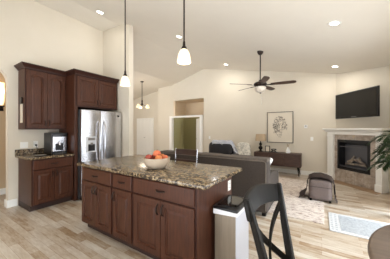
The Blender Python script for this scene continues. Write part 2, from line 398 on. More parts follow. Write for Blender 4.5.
# island (front faces -Y)
lab = ['cherry island cabinet at the far left end with one drawer over two doors', 'narrow cherry island cabinet in the middle with one drawer over one door', 'wide cherry island cabinet at the near right end with one drawer over two doors']
for i, (x0, x1, n2) in enumerate(((-2.80, -2.10, 2), (-2.10, -1.735, 1), (-1.735, -.91, 2))):
    w = x1-x0; fr = [('drawer', .02, w-.02, .70, .86)]
    if n2 == 2: fr += [('door', .02, w/2-.003, .125, .685, 'r', .47, 0), ('door', w/2+.003, w-.02, .125, .685, 'l', .47, 0)]
    else: fr += [('door', .02, w-.02, .125, .685, 'l', .47, 0)]
    t = cabinet('island_cabinet', lab[i], 'cabinet', (x0, 1.44, 0), 0, w, .60, .875, fr, toe=True, group='island base cabinets')
    if i == 2:
        finish('end_panel', B(w, w+.015, -.005, .74, 0, .875, bev=.002), 'wood', t)
    if i == 0: finish('end_panel', B(-.015, 0, 0, .74, .1, .875, bev=.002), 'wood', t)
    finish('back_panel', B(0, w, .60, .735, .0, .875), 'wood', t)
t = thing('countertop', 'long polished granite countertop on the kitchen island', 'countertop')
bm = B(-2.86, -.80, 1.39, 2.29, .878, .92, bev=.012, seg=3)
finish('worktop', bm, 'granite', t, smooth=True)
def plate(name, label, cat, w, h, mtx, kind='switch'):
    t = bpy.data.objects.new(name, None); C.objects.link(t); t.matrix_world = mtx; tag(t, label, cat)
    finish('cover_plate', B(-w/2, w/2, -.006, 0, -h/2, h/2, bev=.002), 'plate', t)
    if kind == 'switch':
        nsw = max(1, int(w/.06))
        for i in range(nsw):
            cx = (i-(nsw-1)/2)*.046
            finish('rocker', B(cx-.015, cx+.015, -.010, -.005, -.032, .032, bev=.002), 'whiteplastic', t)
    else:
        for z in (-.02, .02):
            bm = B(-.013, .013, -.0075, -.005, z-.013, z+.013, bev=.002); finish('socket', bm, 'whiteplastic', t)
            bm = B(-.006, -.004, -.009, -.0074, z-.005, z+.005); box(bm, .004, .006, -.009, -.0074, z-.005, z+.005); finish('slots', bm, 'black', t)
    return t
def TR(x, y, z, a): return Matrix.Translation((x, y, z)) @ Matrix.Rotation(a, 4, 'Z')
plate('outlet', 'white power outlet on the cherry end panel of the island', 'outlet', .075, .115, TR(-.893, 2.10, .74, R90), 'outlet')
plate('light_switch', 'white double switch plate above the left counter backsplash', 'switch', .115, .115, TR(-4.65, 1.335, 1.09, R90))
plate('outlet', 'white outlet with a black plug above the left counter', 'outlet', .075, .115, TR(-4.65, 1.51, 1.10, R90), 'outlet')
plate('light_switch', 'white switch plate on the back wall beside the black recliner', 'switch', .075, .115, TR(-3.74, 6.85, 1.06, 0))
plate('light_switch', 'white switch plate on the back wall low beside the mantel', 'switch', .075, .115, TR(-.25, 6.85, 1.10, 0))
t = thing('thermostat', 'small white thermostat on the back wall right of the picture', 'thermostat', (-.41, 6.85, 1.47))
finish('thermostat_case', B(-.045, .045, -.022, 0, -.05, .05, bev=.006), 'whiteplastic', t); finish('display', B(-.025, .025, -.024, -.021, 0, .03), 'bottlegrey', t)
bm = B(-4.64, -4.615, 1.495, 1.525, 1.065, 1.095, bev=.004); tube(bm, [(-4.62, 1.51, 1.07), (-4.60, 1.515, 1.02), (-4.605, 1.54, .95), (-4.58, 1.6, .922)], .004)
tag(finish('power_cord', bm, 'black'), 'black plug and cord in the outlet above the left counter', 'cord')
# coffee machine
t = thing('coffee_machine', 'black and steel coffee machine at the right end of the left counter', 'coffee machine', (-4.22, 1.61, .916), R90)
bm = B(0, .27, .0, .34, 0, .40, bev=.012); finish('housing', bm, 'black', t)
finish('front_panel', B(.02, .25, -.012, .002, .05, .33, bev=.006), 'chrome', t)
finish('brew_opening', B(.06, .19, -.014, -.008, .07, .2, bev=.004), 'black', t)
finish('drip_tray', B(.03, .22, -.06, .0, 0, .03, bev=.005), 'steel_side', t)
finish('spout', tube(bm_(), [(.125, -.01, .22), (.125, -.04, .22), (.125, -.04, .17)], .016), 'chrome', t)
finish('control_strip', B(.02, .23, -.015, .0, .335, .37, bev=.003), 'gloss', t)
t = thing('tray', 'small grey dish lying on the left counter', 'dish', (-4.17, 1.42, .916))
finish('dish_body', lathe(bm_(), [(0, 0), (.05, 0), (.085, .012), (.088, .016), (.08, .014), (.045, .005), (0, .004)]), 'bottlegrey', t, smooth=True)
# card hanging at the side of the wall cabinet
t = thing('hanging_card', 'beige card hanging from a dark clip on the cabinet side by the archway', 'card', (-4.46, 1.248, 1.5))
finish('card_sheet', B(-.06, .06, -.008, -.002, 0, .33, bev=.001), 'paper', t)
bm = B(-.05, .05, -.022, 0, .33, .45, bev=.006); finish('clip', bm, 'bronze', t)

# refrigerator
t = thing('refrigerator', 'stainless steel side by side refrigerator beside the cherry cabinets', 'refrigerator', (-3.93, 1.972, 0), R90)
finish('case', B(0, .885, .0, .68, .03, 1.77, bev=.005), 'steel_side', t)
finish('base_grille', B(.01, .875, -.03, .02, .02, .10), 'black', t)
for (x0, x1, hx) in ((.003, .395, .345), (.40, .882, .455)):
    bm = bm_(); pts = []
    w = x1-x0
    for i in range(9): u = i/8; pts.append((x0+w*u, -.055-.018*math.sin(PI*u)))
    bm = prism(bm, pts + [(x1, -.004), (x0, -.004)], 'z', .11, 1.765)
    d = finish('freezer_door' if x0 < .1 else 'fridge_door', bm, 'steel', t, smooth=True)
    bm = bm_(); tube(bm, [(hx, -.06, .72), (hx, -.105, .78), (hx, -.122, 1.0), (hx, -.125, 1.15), (hx, -.122, 1.3), (hx, -.105, 1.50), (hx, -.06, 1.56)], .013, 10)
    finish('door_handle', bm, 'chrome', d, smooth=True)
    if x0 < .1:
        bm = B(.085, .285, -.088, -.06, .93, 1.24, bev=.006); finish('dispenser_frame', bm, 'silver', d)
        finish('dispenser_cavity', B(.115, .255, -.0895, -.08, .955, 1.09, bev=.004), 'black', d)
        finish('control_panel', B(.115, .255, -.0905, -.085, 1.165, 1.215, bev=.003), 'bottlegrey', d)
        finish('ice_chute', B(.16, .21, -.1, -.088, 1.07, 1.12, bev=.006), 'bottlegrey', d)
    else:
        finish('badge', B(.76, .83, -.066, -.062, 1.66, 1.70, bev=.002), 'black', d)

# ---------------------------------------------------------------- pendants, downlights, chandelier, sconce
def ceilz(x): return 3.83-.2*(x+4) if x > -4 else 3.83
def pendant(x, y, zb, label):
    t = thing('pendant_light', label, 'pendant light', (x, y, zb), 0, 'pendant lights over the island')
    prof = [(.070, 0), (.073, .008), (.068, .045), (.060, .085), (.044, .122), (.025, .140), (.023, .137), (.040, .119), (.056, .083), (.064, .045), (.068, .010), (.066, .002)]
    finish('glass_shade', lathe(bm_(), prof), 'shade_lit', t, smooth=True)
    finish('bulb', lathe(bm_(), [(0, .03), (.02, .04), (.026, .06), (.018, .09), (.012, .12), (0, .12)]), 'shade_lit', t, smooth=True)
    finish('socket_cap', lathe(bm_(), [(.028, .136), (.03, .15), (.016, .175), (.012, .22), (0, .22)]), 'bronze', t, smooth=True)
    top = ceilz(x)-zb
    finish('rod', tube(bm_(), [(0, 0, .2), (0, 0, top-.01)], .0085), 'bronze', t, smooth=True)
    finish('ceiling_canopy', lathe(bm_(), [(0, top-.03), (.05, top-.03), (.062, top-.01), (.062, top+.01), (0, top+.01)]), 'bronze', t, smooth=True)
    l_ = bpy.data.lights.new('bulb_light', 'POINT'); l_.energy = 9*LAMP; l_.color = (1, .85, .66); l_.shadow_soft_size = .10; l_.specular_factor = .4
    o = bpy.data.objects.new('bulb_light', l_); C.objects.link(o); o.parent = t; o.location = (0, 0, -.03)
pendant(-2.49, 1.91, 2.045, 'left pendant light with frosted glass shade, nearer the refrigerator')
pendant(-1.21, 1.66, 2.08, 'right pendant light with frosted glass shade, over the near half of the island')
sl = math.atan(.2)
def downlight(x, y, label, z=None, flat=False, e=30):
    zz = ceilz(x) if z is None else z
    t = thing('recessed_light', label, 'ceiling light', (x, y, zz), 0, 'recessed ceiling lights')
    if not flat: t.rotation_euler = (0, sl, 0)
    finish('trim_ring', lathe(bm_(), [(.058, -.002), (.062, -.007), (.084, -.006), (.088, -.001), (.088, .006), (.058, .006)], n=28), 'white', t, smooth=True)
    finish('lens', lathe(bm_(), [(0, -.003), (.058, -.003), (.058, .004), (0, .004)], n=28), 'down', t)
    l_ = bpy.data.lights.new('lamp', 'AREA'); l_.shape = 'DISK'; l_.size = .11; l_.energy = e*LAMP; l_.color = (1, .95, .88)
    o = bpy.data.objects.new('lamp', l_); C.objects.link(o); o.parent = t; o.location = (0, 0, -.012)
DL = [(0, 'recessed ceiling light above the left kitchen wall'), (0, 'recessed ceiling light near the right pendant'),
      (0, 'recessed ceiling light left of the ceiling fan'), (0, 'recessed ceiling light on the slope nearest the camera at right'), (0, 'recessed ceiling light in front of the fireplace corner')]
PTS = [(-3.84, 2.33), (-2.87, 3.74), (-2.71, 6.12), (.16, 3.66), (.28, 6.08)]
for (_, lb), (x, y) in zip(DL, PTS): downlight(x, y, lb, e=8 if x < -3.5 else 30)

# chandelier over the dining area
t = thing('chandelier', 'small bronze chandelier with frosted cup shades hanging before the white closet doors', 'chandelier', (-6.29, 5.66, 0))
zc = 3.38
finish('ceiling_canopy', lathe(bm_(), [(0, zc-.03), (.06, zc-.03), (.07, zc-.01), (.07, zc+.02), (0, zc+.02)]), 'bronze', t, smooth=True)
finish('rod', tube(bm_(), [(0, 0, zc-.02), (0, 0, 2.6)], .012), 'bronze', t)
finish('hub', lathe(bm_(), [(0, 2.36), (.02, 2.38), (.035, 2.42), (.022, 2.5), (.03, 2.56), (.012, 2.64), (0, 2.64)]), 'bronze', t, smooth=True)
for k in range(3):
    a = math.radians(32.9 + 120*k + 4); c, s_ = math.cos(a), math.sin(a)
    finish('arm', tube(bm_(), [(0, 0, 2.43), (.09*c, .09*s_, 2.38), (.19*c, .19*s_, 2.37), (.225*c, .225*s_, 2.40), (.225*c, .225*s_, 2.43)], .008), 'bronze', t, smooth=True)
    finish('cup_shade', lathe(bm_(), [(.03, .10), (.05, .07), (.07, .02), (.08, -.03), (.086, -.04), (.078, -.03), (.066, .02), (.045, .065), (.0, .09)], (.225*c, .225*s_, 2.32)), 'shade_lit', t, smooth=True)
l_ = bpy.data.lights.new('bulb_light', 'POINT'); l_.energy = 40*LAMP; l_.color = (1, .85, .66); l_.shadow_soft_size = .15
o = bpy.data.objects.new('bulb_light', l_); C.objects.link(o); o.parent = t; o.location = (0, 0, 2.2)
# hall sconce
t = thing('wall_sconce', 'lit frosted wall sconce seen through the archway at the left edge', 'wall lamp', (-5.7, 1.24, 1.86), 0)
finish('glass', lathe(bm_(), [(0, 0), (.03, .02), (.045, .1), (.052, .3), (.05, .5), (.044, .5), (.04, .1), (0, .03)], (.075, 0, 0)), 'sconce', t, smooth=True)
bm = lathe(bm_(), [(0, -.05), (.012, -.04), (.05, .0), (.055, .02), (0, .02)], (.075, 0, 0)); box(bm, 0, .07, -.012, .012, -.02, .0); box(bm, 0, .012, -.05, .05, -.09, .07, bev=.004)
finish('bracket', bm, 'bronze', t)
l_ = bpy.data.lights.new('bulb_light', 'POINT'); l_.energy = 9*LAMP; l_.color = (1, .8, .55); l_.shadow_soft_size = .05
o = bpy.data.objects.new('bulb_light', l_); C.objects.link(o); o.parent = t; o.location = (.2, 0, .3)

# ---------------------------------------------------------------- ceiling fan
t = thing('ceiling_fan', 'dark five blade ceiling fan with frosted light bowl above the living room', 'ceiling fan', (-1.26, 4.88, 0))
finish('ceiling_canopy', lathe(bm_(), [(0, 3.20), (.03, 3.20), (.06, 3.23), (.075, 3.27), (.075, 3.30), (0, 3.30)]), 'bronze', t, smooth=True)
finish('downrod', tube(bm_(), [(0, 0, 3.22), (0, 0, 2.56)], .014), 'bronze', t)
finish('motor_housing', lathe(bm_(), [(0, 2.60), (.03, 2.59), (.045, 2.555), (.12, 2.53), (.155, 2.50), (.155, 2.46), (.12, 2.43), (.10, 2.415), (0, 2.41)], n=32), 'bronze', t, smooth=True)
finish('light_bowl', lathe(bm_(), [(.115, 2.42), (.135, 2.40), (.13, 2.36), (.10, 2.315), (.05, 2.285), (0, 2.278)], n=32), 'milk', t, smooth=True)
finish('finial', lathe(bm_(), [(.012, 2.285), (.016, 2.27), (.008, 2.255), (0, 2.25)]), 'bronze', t, smooth=True)
finish('pull_chain', tube(bm_(), [(.03, -.02, 2.30), (.03, -.02, 1.98)], .003, 6), 'chrome', t)
for k in range(5):
    a = math.radians(14.5 - 8 + 72*k)
    bm = bm_(); R = Matrix.Rotation(a, 4, 'Z') @ Matrix.Translation((0, 0, 2.465)) @ Matrix.Rotation(math.radians(-15), 4, 'X')
    out = [(.24, -.045), (.50, -.066), (.72, -.066), (.77, -.045), (.785, 0), (.77, .045), (.72, .066), (.50, .066), (.24, .045)]
    prism(bm, out, 'z', -.005, .005); bmesh.ops.transform(bm, matrix=R, verts=bm.verts)
    bl = finish('blade', bm, 'fanblade', t)
    bm = bm_(); prism(bm, [(.11, -.02), (.2, -.018), (.26, -.035), (.32, -.02), (.34, 0), (.32, .02), (.26, .035), (.2, .018), (.11, .02)], 'z', -.013, -.006); bmesh.ops.transform(bm, matrix=R, verts=bm.verts)
    finish('blade_bracket', bm, 'bronze', bl)

# ---------------------------------------------------------------- fruit bowl
t = thing('fruit_bowl', 'beige ceramic bowl of fruit on the granite island', 'bowl', (-1.66, 1.72, .921))
finish('bowl_body', lathe(bm_(), [(0, 0), (.09, 0), (.1, .006), (.13, .032), (.152, .075), (.162, .125), (.157, .127), (.146, .078), (.122, .042), (.08, .018), (0, .014)], n=36), 'ceramic', t, smooth=True)
def fruit(name, label, m, r, x, y, z, group=None):
    f = thing(name, label, 'fruit', (-1.66+x, 1.72+y, .921+z))
    prof = []
    for i in range(13):
        a = -PI/2+PI*i/12; rr = r*math.cos(a)*(1+.04*math.sin(a)); zz = r*.92*math.sin(a)
        if i == 12: zz -= r*.12
        if i == 11: zz -= r*.02
        prof.append((max(rr, 0) if 0 < i < 12 else 0, zz+r))
    finish('skin', lathe(bm_(), prof, n=20), m, f, smooth=True)
    finish('stem', tube(bm_(), [(0, 0, 1.78*r), (.003, 0, 1.95*r), (.008, 0, 2.1*r)], .0025, 6), 'stem', f)
cx, sx = math.cos(math.radians(32.9)), math.sin(math.radians(32.9))
def rr(u, v): return u*cx - v*sx, u*sx + v*cx     # u to camera right, v away
for nm, lb, m, r, u, v, z in (('apple', 'red apple at the left of the fruit bowl', 'apple', .041, -.092, -.01, .085),
    ('peach', 'orange-red peach on top of the bowl of fruit', 'peach', .048, .0, .02, .118),
    ('orange', 'orange in the middle front of the fruit bowl', 'orange', .042, .035, -.065, .080),
    ('peach', 'peach at the right side of the fruit bowl', 'peach', .038, .098, .01, .082),
    ('orange', 'orange behind the peach at the back of the fruit bowl', 'orange', .04, .05, .085, .082),
    ('apple', 'red and yellow apple at the back left of the fruit bowl', 'apple', .038, -.045, .085, .082)):
    x, y = rr(u, v); fruit(nm, lb, m, r, x, y, z)

# ---------------------------------------------------------------- waste bin
t = thing('trash_can', 'slim step trash can with black lid and white liner at the end of the island', 'trash can', (-.86, 1.67, 0))
finish('bin_body', B(0, .225, 0, .35, .02, .60, bev=.02, seg=3), 'binside', t, smooth=True)
finish('front_panel', B(.006, .212, -.006, .02, .03, .60, bev=.004), 'brushed', t)
bm = prism(bm_(), [(-.006, .585), (.231, .60), (.231, .635), (-.006, .635)], 'y', -.012, .356)
finish('liner', bm, 'bag', t)
finish('lid', B(-.012, .237, -.018, .362, .63, .662, bev=.014, seg=3), 'black', t, smooth=True)
finish('lid_inset', B(.02, .205, .02, .32, .658, .668, bev=.006), 'gloss', t)
finish('pedal', B(.06, .165, -.05, .0, .015, .03, bev=.005), 'black', t)

# ---------------------------------------------------------------- black cross-back stool (faces +X)
def pq(a, b, k): return tuple(a[i]+(b[i]-a[i])*k for i in range(3))
t = thing('counter_stool', 'black wooden cross-back counter stool in the foreground beside the trash can', 'stool', (-.065, 1.083, 0), math.radians(-11.6))
SH = .60; hw = .195; TOP = 1.05
def back_x(z): return -.215 + .115*(1-(z-SH)/(TOP-SH)) if z > SH else -.10
def post(s):
    bm = bm_(); pts = [(-.13, s*.16, 0), (-.10, s*.145, .3), (-.105, s*.130, SH), (-.155, s*.158, .82), (-.205, s*hw, TOP-.005)]
    rings = []
    for (x, y, z), (hx, hy) in zip(pts, ((.014, .014), (.018, .017), (.020, .018), (.018, .016), (.013, .014))):
        rings.append([bm.verts.new((x+a*hx, y+b*hy, z)) for a, b in ((-1, -1), (1, -1), (1, 1), (-1, 1))])
    for a, b in zip(rings, rings[1:]):
        for k in range(4): bm.faces.new((a[k], a[(k+1) % 4], b[(k+1) % 4], b[k]))
    bm.faces.new(rings[0][::-1]); bm.faces.new(rings[-1])
    bmesh.ops.bevel(bm, geom=list(bm.edges), offset=.004, segments=2, affect='EDGES')
    return bm
for s in (-1, 1): finish('back_post', post(s), 'blackwood', t)
def curved_rail(z0, z1, bow, y0=-.205, y1=.205, th=.011, xof=0):
    bm = bm_(); N = 14; rows = []
    for i in range(N+1):
        u = i/N; y = y0+(y1-y0)*u; dx = -bow*math.sin(PI*u)
        za, zb = z0 + .012*math.sin(PI*u), z1 + .018*math.sin(PI*u)
        row = []
        for z, sgn in ((za, 1), (zb, 1), (zb, -1), (za, -1)):
            xx = -.215+.115*max(0, (TOP-z)/(TOP-SH)) + dx + xof + sgn*th
            row.append(bm.verts.new((xx, y, z)))
        rows.append(row)
    for a, b in zip(rows, rows[1:]):
        for k in range(4): bm.faces.new((a[k], a[(k+1) % 4], b[(k+1) % 4], b[k]))
    bm.faces.new(rows[0][::-1]); bm.faces.new(rows[-1])
    bmesh.ops.bevel(bm, geom=[e for e in bm.edges if abs((e.verts[0].co-e.verts[1].co).y) > .01 or 1], offset=.003, segments=1, affect='EDGES')
    return bm
finish('top_rail', curved_rail(.94, TOP-.012, .045), 'blackwood', t, smooth=True)
for sg in (-1, 1):
    bm = bm_(); pts = []; rings = []
    for i in range(13):
        u = i/12; y = sg*(-.125+.305*u); z = .625 + .32*u
        x = -.215+.115*(TOP-z)/(TOP-SH) - .042*math.sin(PI*u) + sg*.004
        rings.append([bm.verts.new((x+a, y, z+b)) for a, b in ((-.007, -.02), (.007, -.02), (.007, .02), (-.007, .02))])
    for a, b in zip(rings, rings[1:]):
        for k in range(4): bm.faces.new((a[k], a[(k+1) % 4], b[(k+1) % 4], b[k]))
    bm.faces.new(rings[0][::-1]); bm.faces.new(rings[-1])
    finish('cross_brace', bm, 'blackwood', t, smooth=True)
finish('seat', B(-.12, .27, -.2, .2, SH-.035, SH+.01, bev=.014, seg=3), 'blackwood', t, smooth=True)
for s in (-1, 1): finish('leg', tube(bm_(), [(.24, s*.175, SH-.03), (.25, s*.185, .3), (.265, s*.19, 0)], [.02, .018, .014], 8), 'blackwood', t, smooth=True)
for s in (-1, 1): finish('stretcher', tube(bm_(), [(-.10, s*.18, .22), (.25, s*.186, .22)], .011), 'blackwood', t)
finish('footrest', tube(bm_(), [(.25, -.185, .28), (.25, .185, .28)], .013), 'blackwood', t)

# second stool, behind the island
t = thing('counter_stool', 'dark wood stool with pale metal back posts behind the island', 'stool', (-1.925, 2.47, 0), 0)
for s in (-1, 1):
    finish('back_post', tube(bm_(), [(s*.215, .22, 0), (s*.215, .19, .62), (s*.222, .235, 1.055)], .011, 8), 'chrome', t, smooth=True)
    finish('leg', tube(bm_(), [(s*.19, -.13, .60), (s*.20, -.15, 0)], .013, 8), 'chrome', t, smooth=True)
for z0, z1 in ((.955, 1.045), (.80, .875)):
    bm = bm_(); N = 10; rows = []
    for i in range(N+1):
        u = i/N; x = -.215+.43*u; yb = .20+.035*(z0-.62)/.42+.02*math.sin(PI*u)
        rows.append([bm.verts.new((x, yb+a, z)) for z, a in ((z0, -.009), (z1, -.009), (z1, .009), (z0, .009))])
    for a, b in zip(rows, rows[1:]):
        for k in range(4): bm.faces.new((a[k], a[(k+1) % 4], b[(k+1) % 4], b[k]))
    bm.faces.new(rows[0][::-1]); bm.faces.new(rows[-1])
    finish('back_rail', bm, 'walnut', t, smooth=True)
finish('seat', B(-.22, .22, -.17, .2, .60, .635, bev=.012, seg=3), 'walnut', t, smooth=True)
finish('footrest', tube(bm_(), [(-.2, -.145, .25), (.2, -.145, .25)], .01), 'chrome', t)

# ---------------------------------------------------------------- round pub table
t = thing('round_table', 'round brown counter-height table at the lower right corner', 'table', (.748, .955, 0))
finish('tabletop', lathe(bm_(), [(0, .885), (.56, .885), (.592, .893), (.6, .903), (.598, .914), (.588, .92), (0, .92)], n=72), 'table', t, smooth=True)
finish('apron', lathe(bm_(), [(.47, .81), (.49, .81), (.49, .886), (.47, .886), (.47, .81)], n=48), 'blackwood', t)
finish('pedestal', lathe(bm_(), [(0, .05), (.09, .05), (.1, .1), (.06, .2), (.05, .45), (.07, .6), (.06, .75), (.2, .86), (.2, .885), (0, .885)]), 'blackwood', t, smooth=True)
for k in range(4):
    a = PI/4+k*PI/2; c, s_ = math.cos(a), math.sin(a)
    finish('foot', tube(bm_(), [(.06*c, .06*s_, .14), (.25*c, .25*s_, .09), (.38*c, .38*s_, .025)], [.035, .03, .025]), 'blackwood', t, smooth=True)

# ---------------------------------------------------------------- sofa (back to the kitchen)
t = thing('sofa', 'long taupe sofa with its back to the kitchen island', 'sofa', (-2.93, 3.15, 0.012))
L = 2.22; H_ = .905
bm = bm_(); prism(bm, [(0, .06), (.0, H_-.04), (.03, H_), (.2, H_), (.235, H_-.05), (.27, .3), (.27, .06)], 'x', .0, L)
bmesh.ops.bevel(bm, geom=list(bm.edges), offset=.018, segments=3, affect='EDGES', profile=.5)
finish('backrest', bm, 'sofa', t, smooth=True)
bm = tube(bm_(), [(.02, -.002, .1), (.018, -.002, H_-.06), (.05, -.002, H_-.035), (L-.05, -.002, H_-.035), (L-.018, -.002, H_-.06), (L-.02, -.002, .1)], .007, 6)
finish('piping', bm, 'sofa_pipe', t)
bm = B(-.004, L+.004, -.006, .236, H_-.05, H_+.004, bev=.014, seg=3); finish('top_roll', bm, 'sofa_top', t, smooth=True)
finish('base_frame', B(.2, L-.2, .25, .95, .08, .32, bev=.02), 'sofa', t, smooth=True)
for x0 in (0, L-.22):
    bm = bm_(); prism(bm, [(.22, .06), (.22, .68), (.34, .62), (.85, .59), (.97, .565), (1.0, .53), (1.0, .06)], 'x', x0, x0+.22)
    bmesh.ops.bevel(bm, geom=list(bm.edges), offset=.03, segments=3, affect='EDGES')
    finish('arm', bm, 'sofa', t, smooth=True)
w3 = (L-.44)/3
for i in range(3):
    x0 = .22+i*w3
    finish('seat_cushion', cushion(bm_(), x0+.004, x0+w3-.004, .38, .99, .31, .47, p=6), 'sofa', t, smooth=True)
    finish('back_cushion', cushion(bm_(), x0+.004, x0+w3-.004, .24, .42, .46, .90, p=5), 'sofa', t, smooth=True)
for x in (.06, L-.06):
    for y in (.06, .94): finish('leg', B(x-.03, x+.03, y-.03, y+.03, 0, .07, bev=.005), 'blackwood', t)
mx = Matrix.Translation((-.86, 3.74, .735)) @ Matrix.Rotation(math.radians(38), 4, 'Y')
bm = cushion(bm_(), -.055, .055, -.16, .16, -.15, .15, p=2.6, mx=mx)
tag(finish('throw_pillow', bm, 'pillow', smooth=True), 'white pillow leaning inside the right arm of the sofa', 'pillow')

# ---------------------------------------------------------------- rugs
bm = B(-1.95, .03, 3.40, 6.05, .0, .012, bev=.003)
tag(finish('area_rug', bm, 'rug'), 'large cream and brown distressed rug between sofa and console', 'rug')
t = thing('accent_mat', 'small pale blue mat with white borders lying before the fireplace', 'mat', (.09, 3.24, 0))
finish('mat_border', B(0, 1.15, 0, .70, .0, .010, bev=.003), 'matwhite', t)
finish('mat_field', B(.13, 1.02, .07, .63, .009, .0125), 'matblue', t)
bm = bm_()
for i in range(9):
    for x in (.035, .085, 1.065, 1.115):
        box(bm, x-.012, x+.012, .05+i*.07, .075+i*.07, .0095, .0118)
finish('border_pattern', bm, 'matblue', t)

# ---------------------------------------------------------------- ottoman with throw
t = thing('ottoman', 'grey upholstered ottoman standing on the edge of the patterned rug', 'ottoman', (-.22, 4.39, .012))
finish('padded_body', cushion(bm_(), 0, .39, 0, .44, .012, .405, p=6, n=14), 'otto', t, smooth=True)
finish('seam', tube(bm_(), [(-.001+.012, .01, .275), (.015, -.001, .275), (.375, -.001, .275), (.39-.012, .01, .275)], .004, 6), 'seam', t)
for x in (.04, .35):
    for y in (.04, .40): finish('foot', B(x-.02, x+.02, y-.02, y+.02, 0, .03, bev=.003), 'blackwood', t)
bm = bm_(); rows = []
path = [(-.17, .03), (-.11, .06), (-.05, .12), (-.035, .22), (-.03, .32), (-.005, .405), (.07, .45), (.195, .465), (.32, .45), (.395, .405), (.42, .32), (.425, .2), (.435, .08), (.46, .02)]
for j in range(7):
    y = .03+.46*j/6; row = []
    for i, (x, z) in enumerate(path):
        f = .012*math.sin(i*1.9+j*1.3); zz = z+.5*f
        if j == 0: zz -= .01
        row.append((x+f, y+.01*math.sin(i*2.3)+(-.06 if i < 3 and j == 0 else 0), max(.012, zz)))
    rows.append(row)
vt = [[bm.verts.new(p) for p in r] for r in rows]
for a, b in zip(vt, vt[1:]):
    for k in range(len(a)-1): bm.faces.new((a[k], a[k+1], b[k+1], b[k]))
bmesh.ops.solidify(bm, geom=list(bm.faces), thickness=-.032)
tw = finish('throw_blanket', bm, 'throw_d', smooth=True, loc=(-.22, 4.39, .012))
tag(tw, 'charcoal knitted throw draped over the grey ottoman', 'blanket')

# ---------------------------------------------------------------- console table and what stands on it
t = thing('console_cabinet', 'long low dark walnut console on angled legs under the framed print', 'console', (-1.87, 6.44, 0))
finish('case', B(0, 1.36, 0, .38, .26, .655, bev=.006), 'walnut', t)
for i in range(3):
    x0 = .02+i*.442
    finish('door', B(x0, x0+.436, -.014, .002, .28, .632, bev=.003), 'walnut', t)
for x, dx in ((.09, -.04), (1.27, .04)):
    for y, dy in ((.06, -.03), (.32, .03)):
        finish('leg', tube(bm_(), [(x, y, .26), (x+dx, y+dy, 0)], [.02, .011]), 'blackwood', t, smooth=True)
t = thing('table_lamp', 'black turned table lamp with burlap shade on the console', 'lamp', (-1.70, 6.62, .657))
finish('lamp_base', lathe(bm_(), [(0, 0), (.075, 0), (.08, .015), (.04, .03), (.03, .05), (.06, .09), (.068, .125), (.05, .165), (.025, .185), (.045, .22), (.05, .25), (.03, .28), (.015, .3), (.012, .38), (0, .38)]), 'blackwood', t, smooth=True)
finish('lamp_shade', lathe(bm_(), [(.165, .35), (.15, .57), (.146, .57), (.161, .35), (.165, .35)], n=32), 'burlap', t, smooth=True)
t = thing('photo_frame', 'small black square photo frame on the console beside the lamp', 'photo frame', (-1.47, 6.58, .657))
bm = B(-.075, -.055, -.01, .01, 0, .2); box(bm, .055, .075, -.01, .01, 0, .2); box(bm, -.075, .075, -.01, .01, .18, .2); box(bm, -.075, .075, -.01, .01, 0, .02)
finish('frame_border', bm, 'black', t); finish('photo', B(-.055, .055, -.002, .006, .02, .18), 'paper', t); finish('easel_back', B(-.02, .02, .006, .06, 0, .12), 'black', t)
t = thing('ornament', 'low black knot ornament on the console between frame and vase', 'ornament', (-1.28, 6.58, .657))
bm = bm_(); pts = [(.07*math.sin(2*a)-.0, .02*math.cos(a), .055+.045*math.sin(a)) for a in [2*PI*i/24 for i in range(25)]]
tube(bm, pts, .013, 8); box(bm, -.09, .12, -.03, .03, 0, .02, bev=.005); finish('knot', bm, 'black', t, smooth=True)
t = thing('vase', 'small white vase with dried flowers on the console below the print', 'vase', (-.87, 6.6, .657))
finish('vase_body', lathe(bm_(), [(0, 0), (.06, 0), (.068, .02), (.065, .07), (.04, .13), (.025, .16), (.03, .18), (.024, .18), (.02, .16), (0, .1)]), 'whiteplastic', t, smooth=True)
bm = bm_()
for i in range(9):
    a = i*2.4; tip = (.035*math.cos(a)*(.5+i/12), .035*math.sin(a)*(.5+i/12), .22+.008*i)
    tube(bm, [(0, 0, .12), (tip[0]*.4, tip[1]*.4, .18), tip], .002, 5)
    bmesh.ops.create_icosphere(bm, subdivisions=1, radius=.011, matrix=Matrix.Translation(tip))
finish('dried_flowers', bm, 'peach_dry' if 'peach_dry' in M else 'burlap', t)
# framed print
t = thing('framed_print', 'cream botanical line print in thin dark frame on the back wall', 'picture', (-1.145, 6.848, 1.45))
w, h = .395, .50
bm = B(-w, w, -.03, 0, h-.016, h); box(bm, -w, w, -.03, 0, -h, -h+.016); box(bm, -w, -w+.016, -.03, 0, -h, h); box(bm, w-.016, w, -.03, 0, -h, h)
finish('frame_border', bm, 'frame', t)
pp = finish('print_sheet', B(-w+.016, w-.016, -.014, -.004, -h+.016, h-.016), 'paper', t)
bm = bm_(); rnd = random.Random(3)
def sprig(x, z, a, ln, dep):
    n_ = 8; px, pz = x, z; ps = [(px, -.0155, pz)]
    for i in range(n_):
        a += rnd.uniform(-.16, .16); nx, nz_ = px+ln/n_*math.cos(a), pz+ln/n_*math.sin(a)
        if (nx/.21)**2 + (nz_/.36)**2 > 1: break
        px, pz = nx, nz_; ps.append((px, -.0155, pz))
        for sg in (-1, 1):
            la = a+sg*.95; l2 = .034
            q = [(px, pz), (px+l2*.5*math.cos(la+.45), pz+l2*.5*math.sin(la+.45)), (px+l2*math.cos(la), pz+l2*math.sin(la)), (px+l2*.5*math.cos(la-.45), pz+l2*.5*math.sin(la-.45))]
            if rnd.random() < .5: prism(bm, q, 'y', -.0165, -.0145)
        if dep and i in (1, 2, 4, 5): sprig(px, pz, a+(1 if i % 2 else -1)*rnd.uniform(.6, 1.0), ln*.5, dep-1)
    if len(ps) > 1: tube(bm, ps, .0022, 4)
for a, x in ((1.57, 0), (1.2, .02), (1.95, -.02)): sprig(x, -.33, a, .66, 2)
finish('botanical_lines', bm, 'ink', pp)

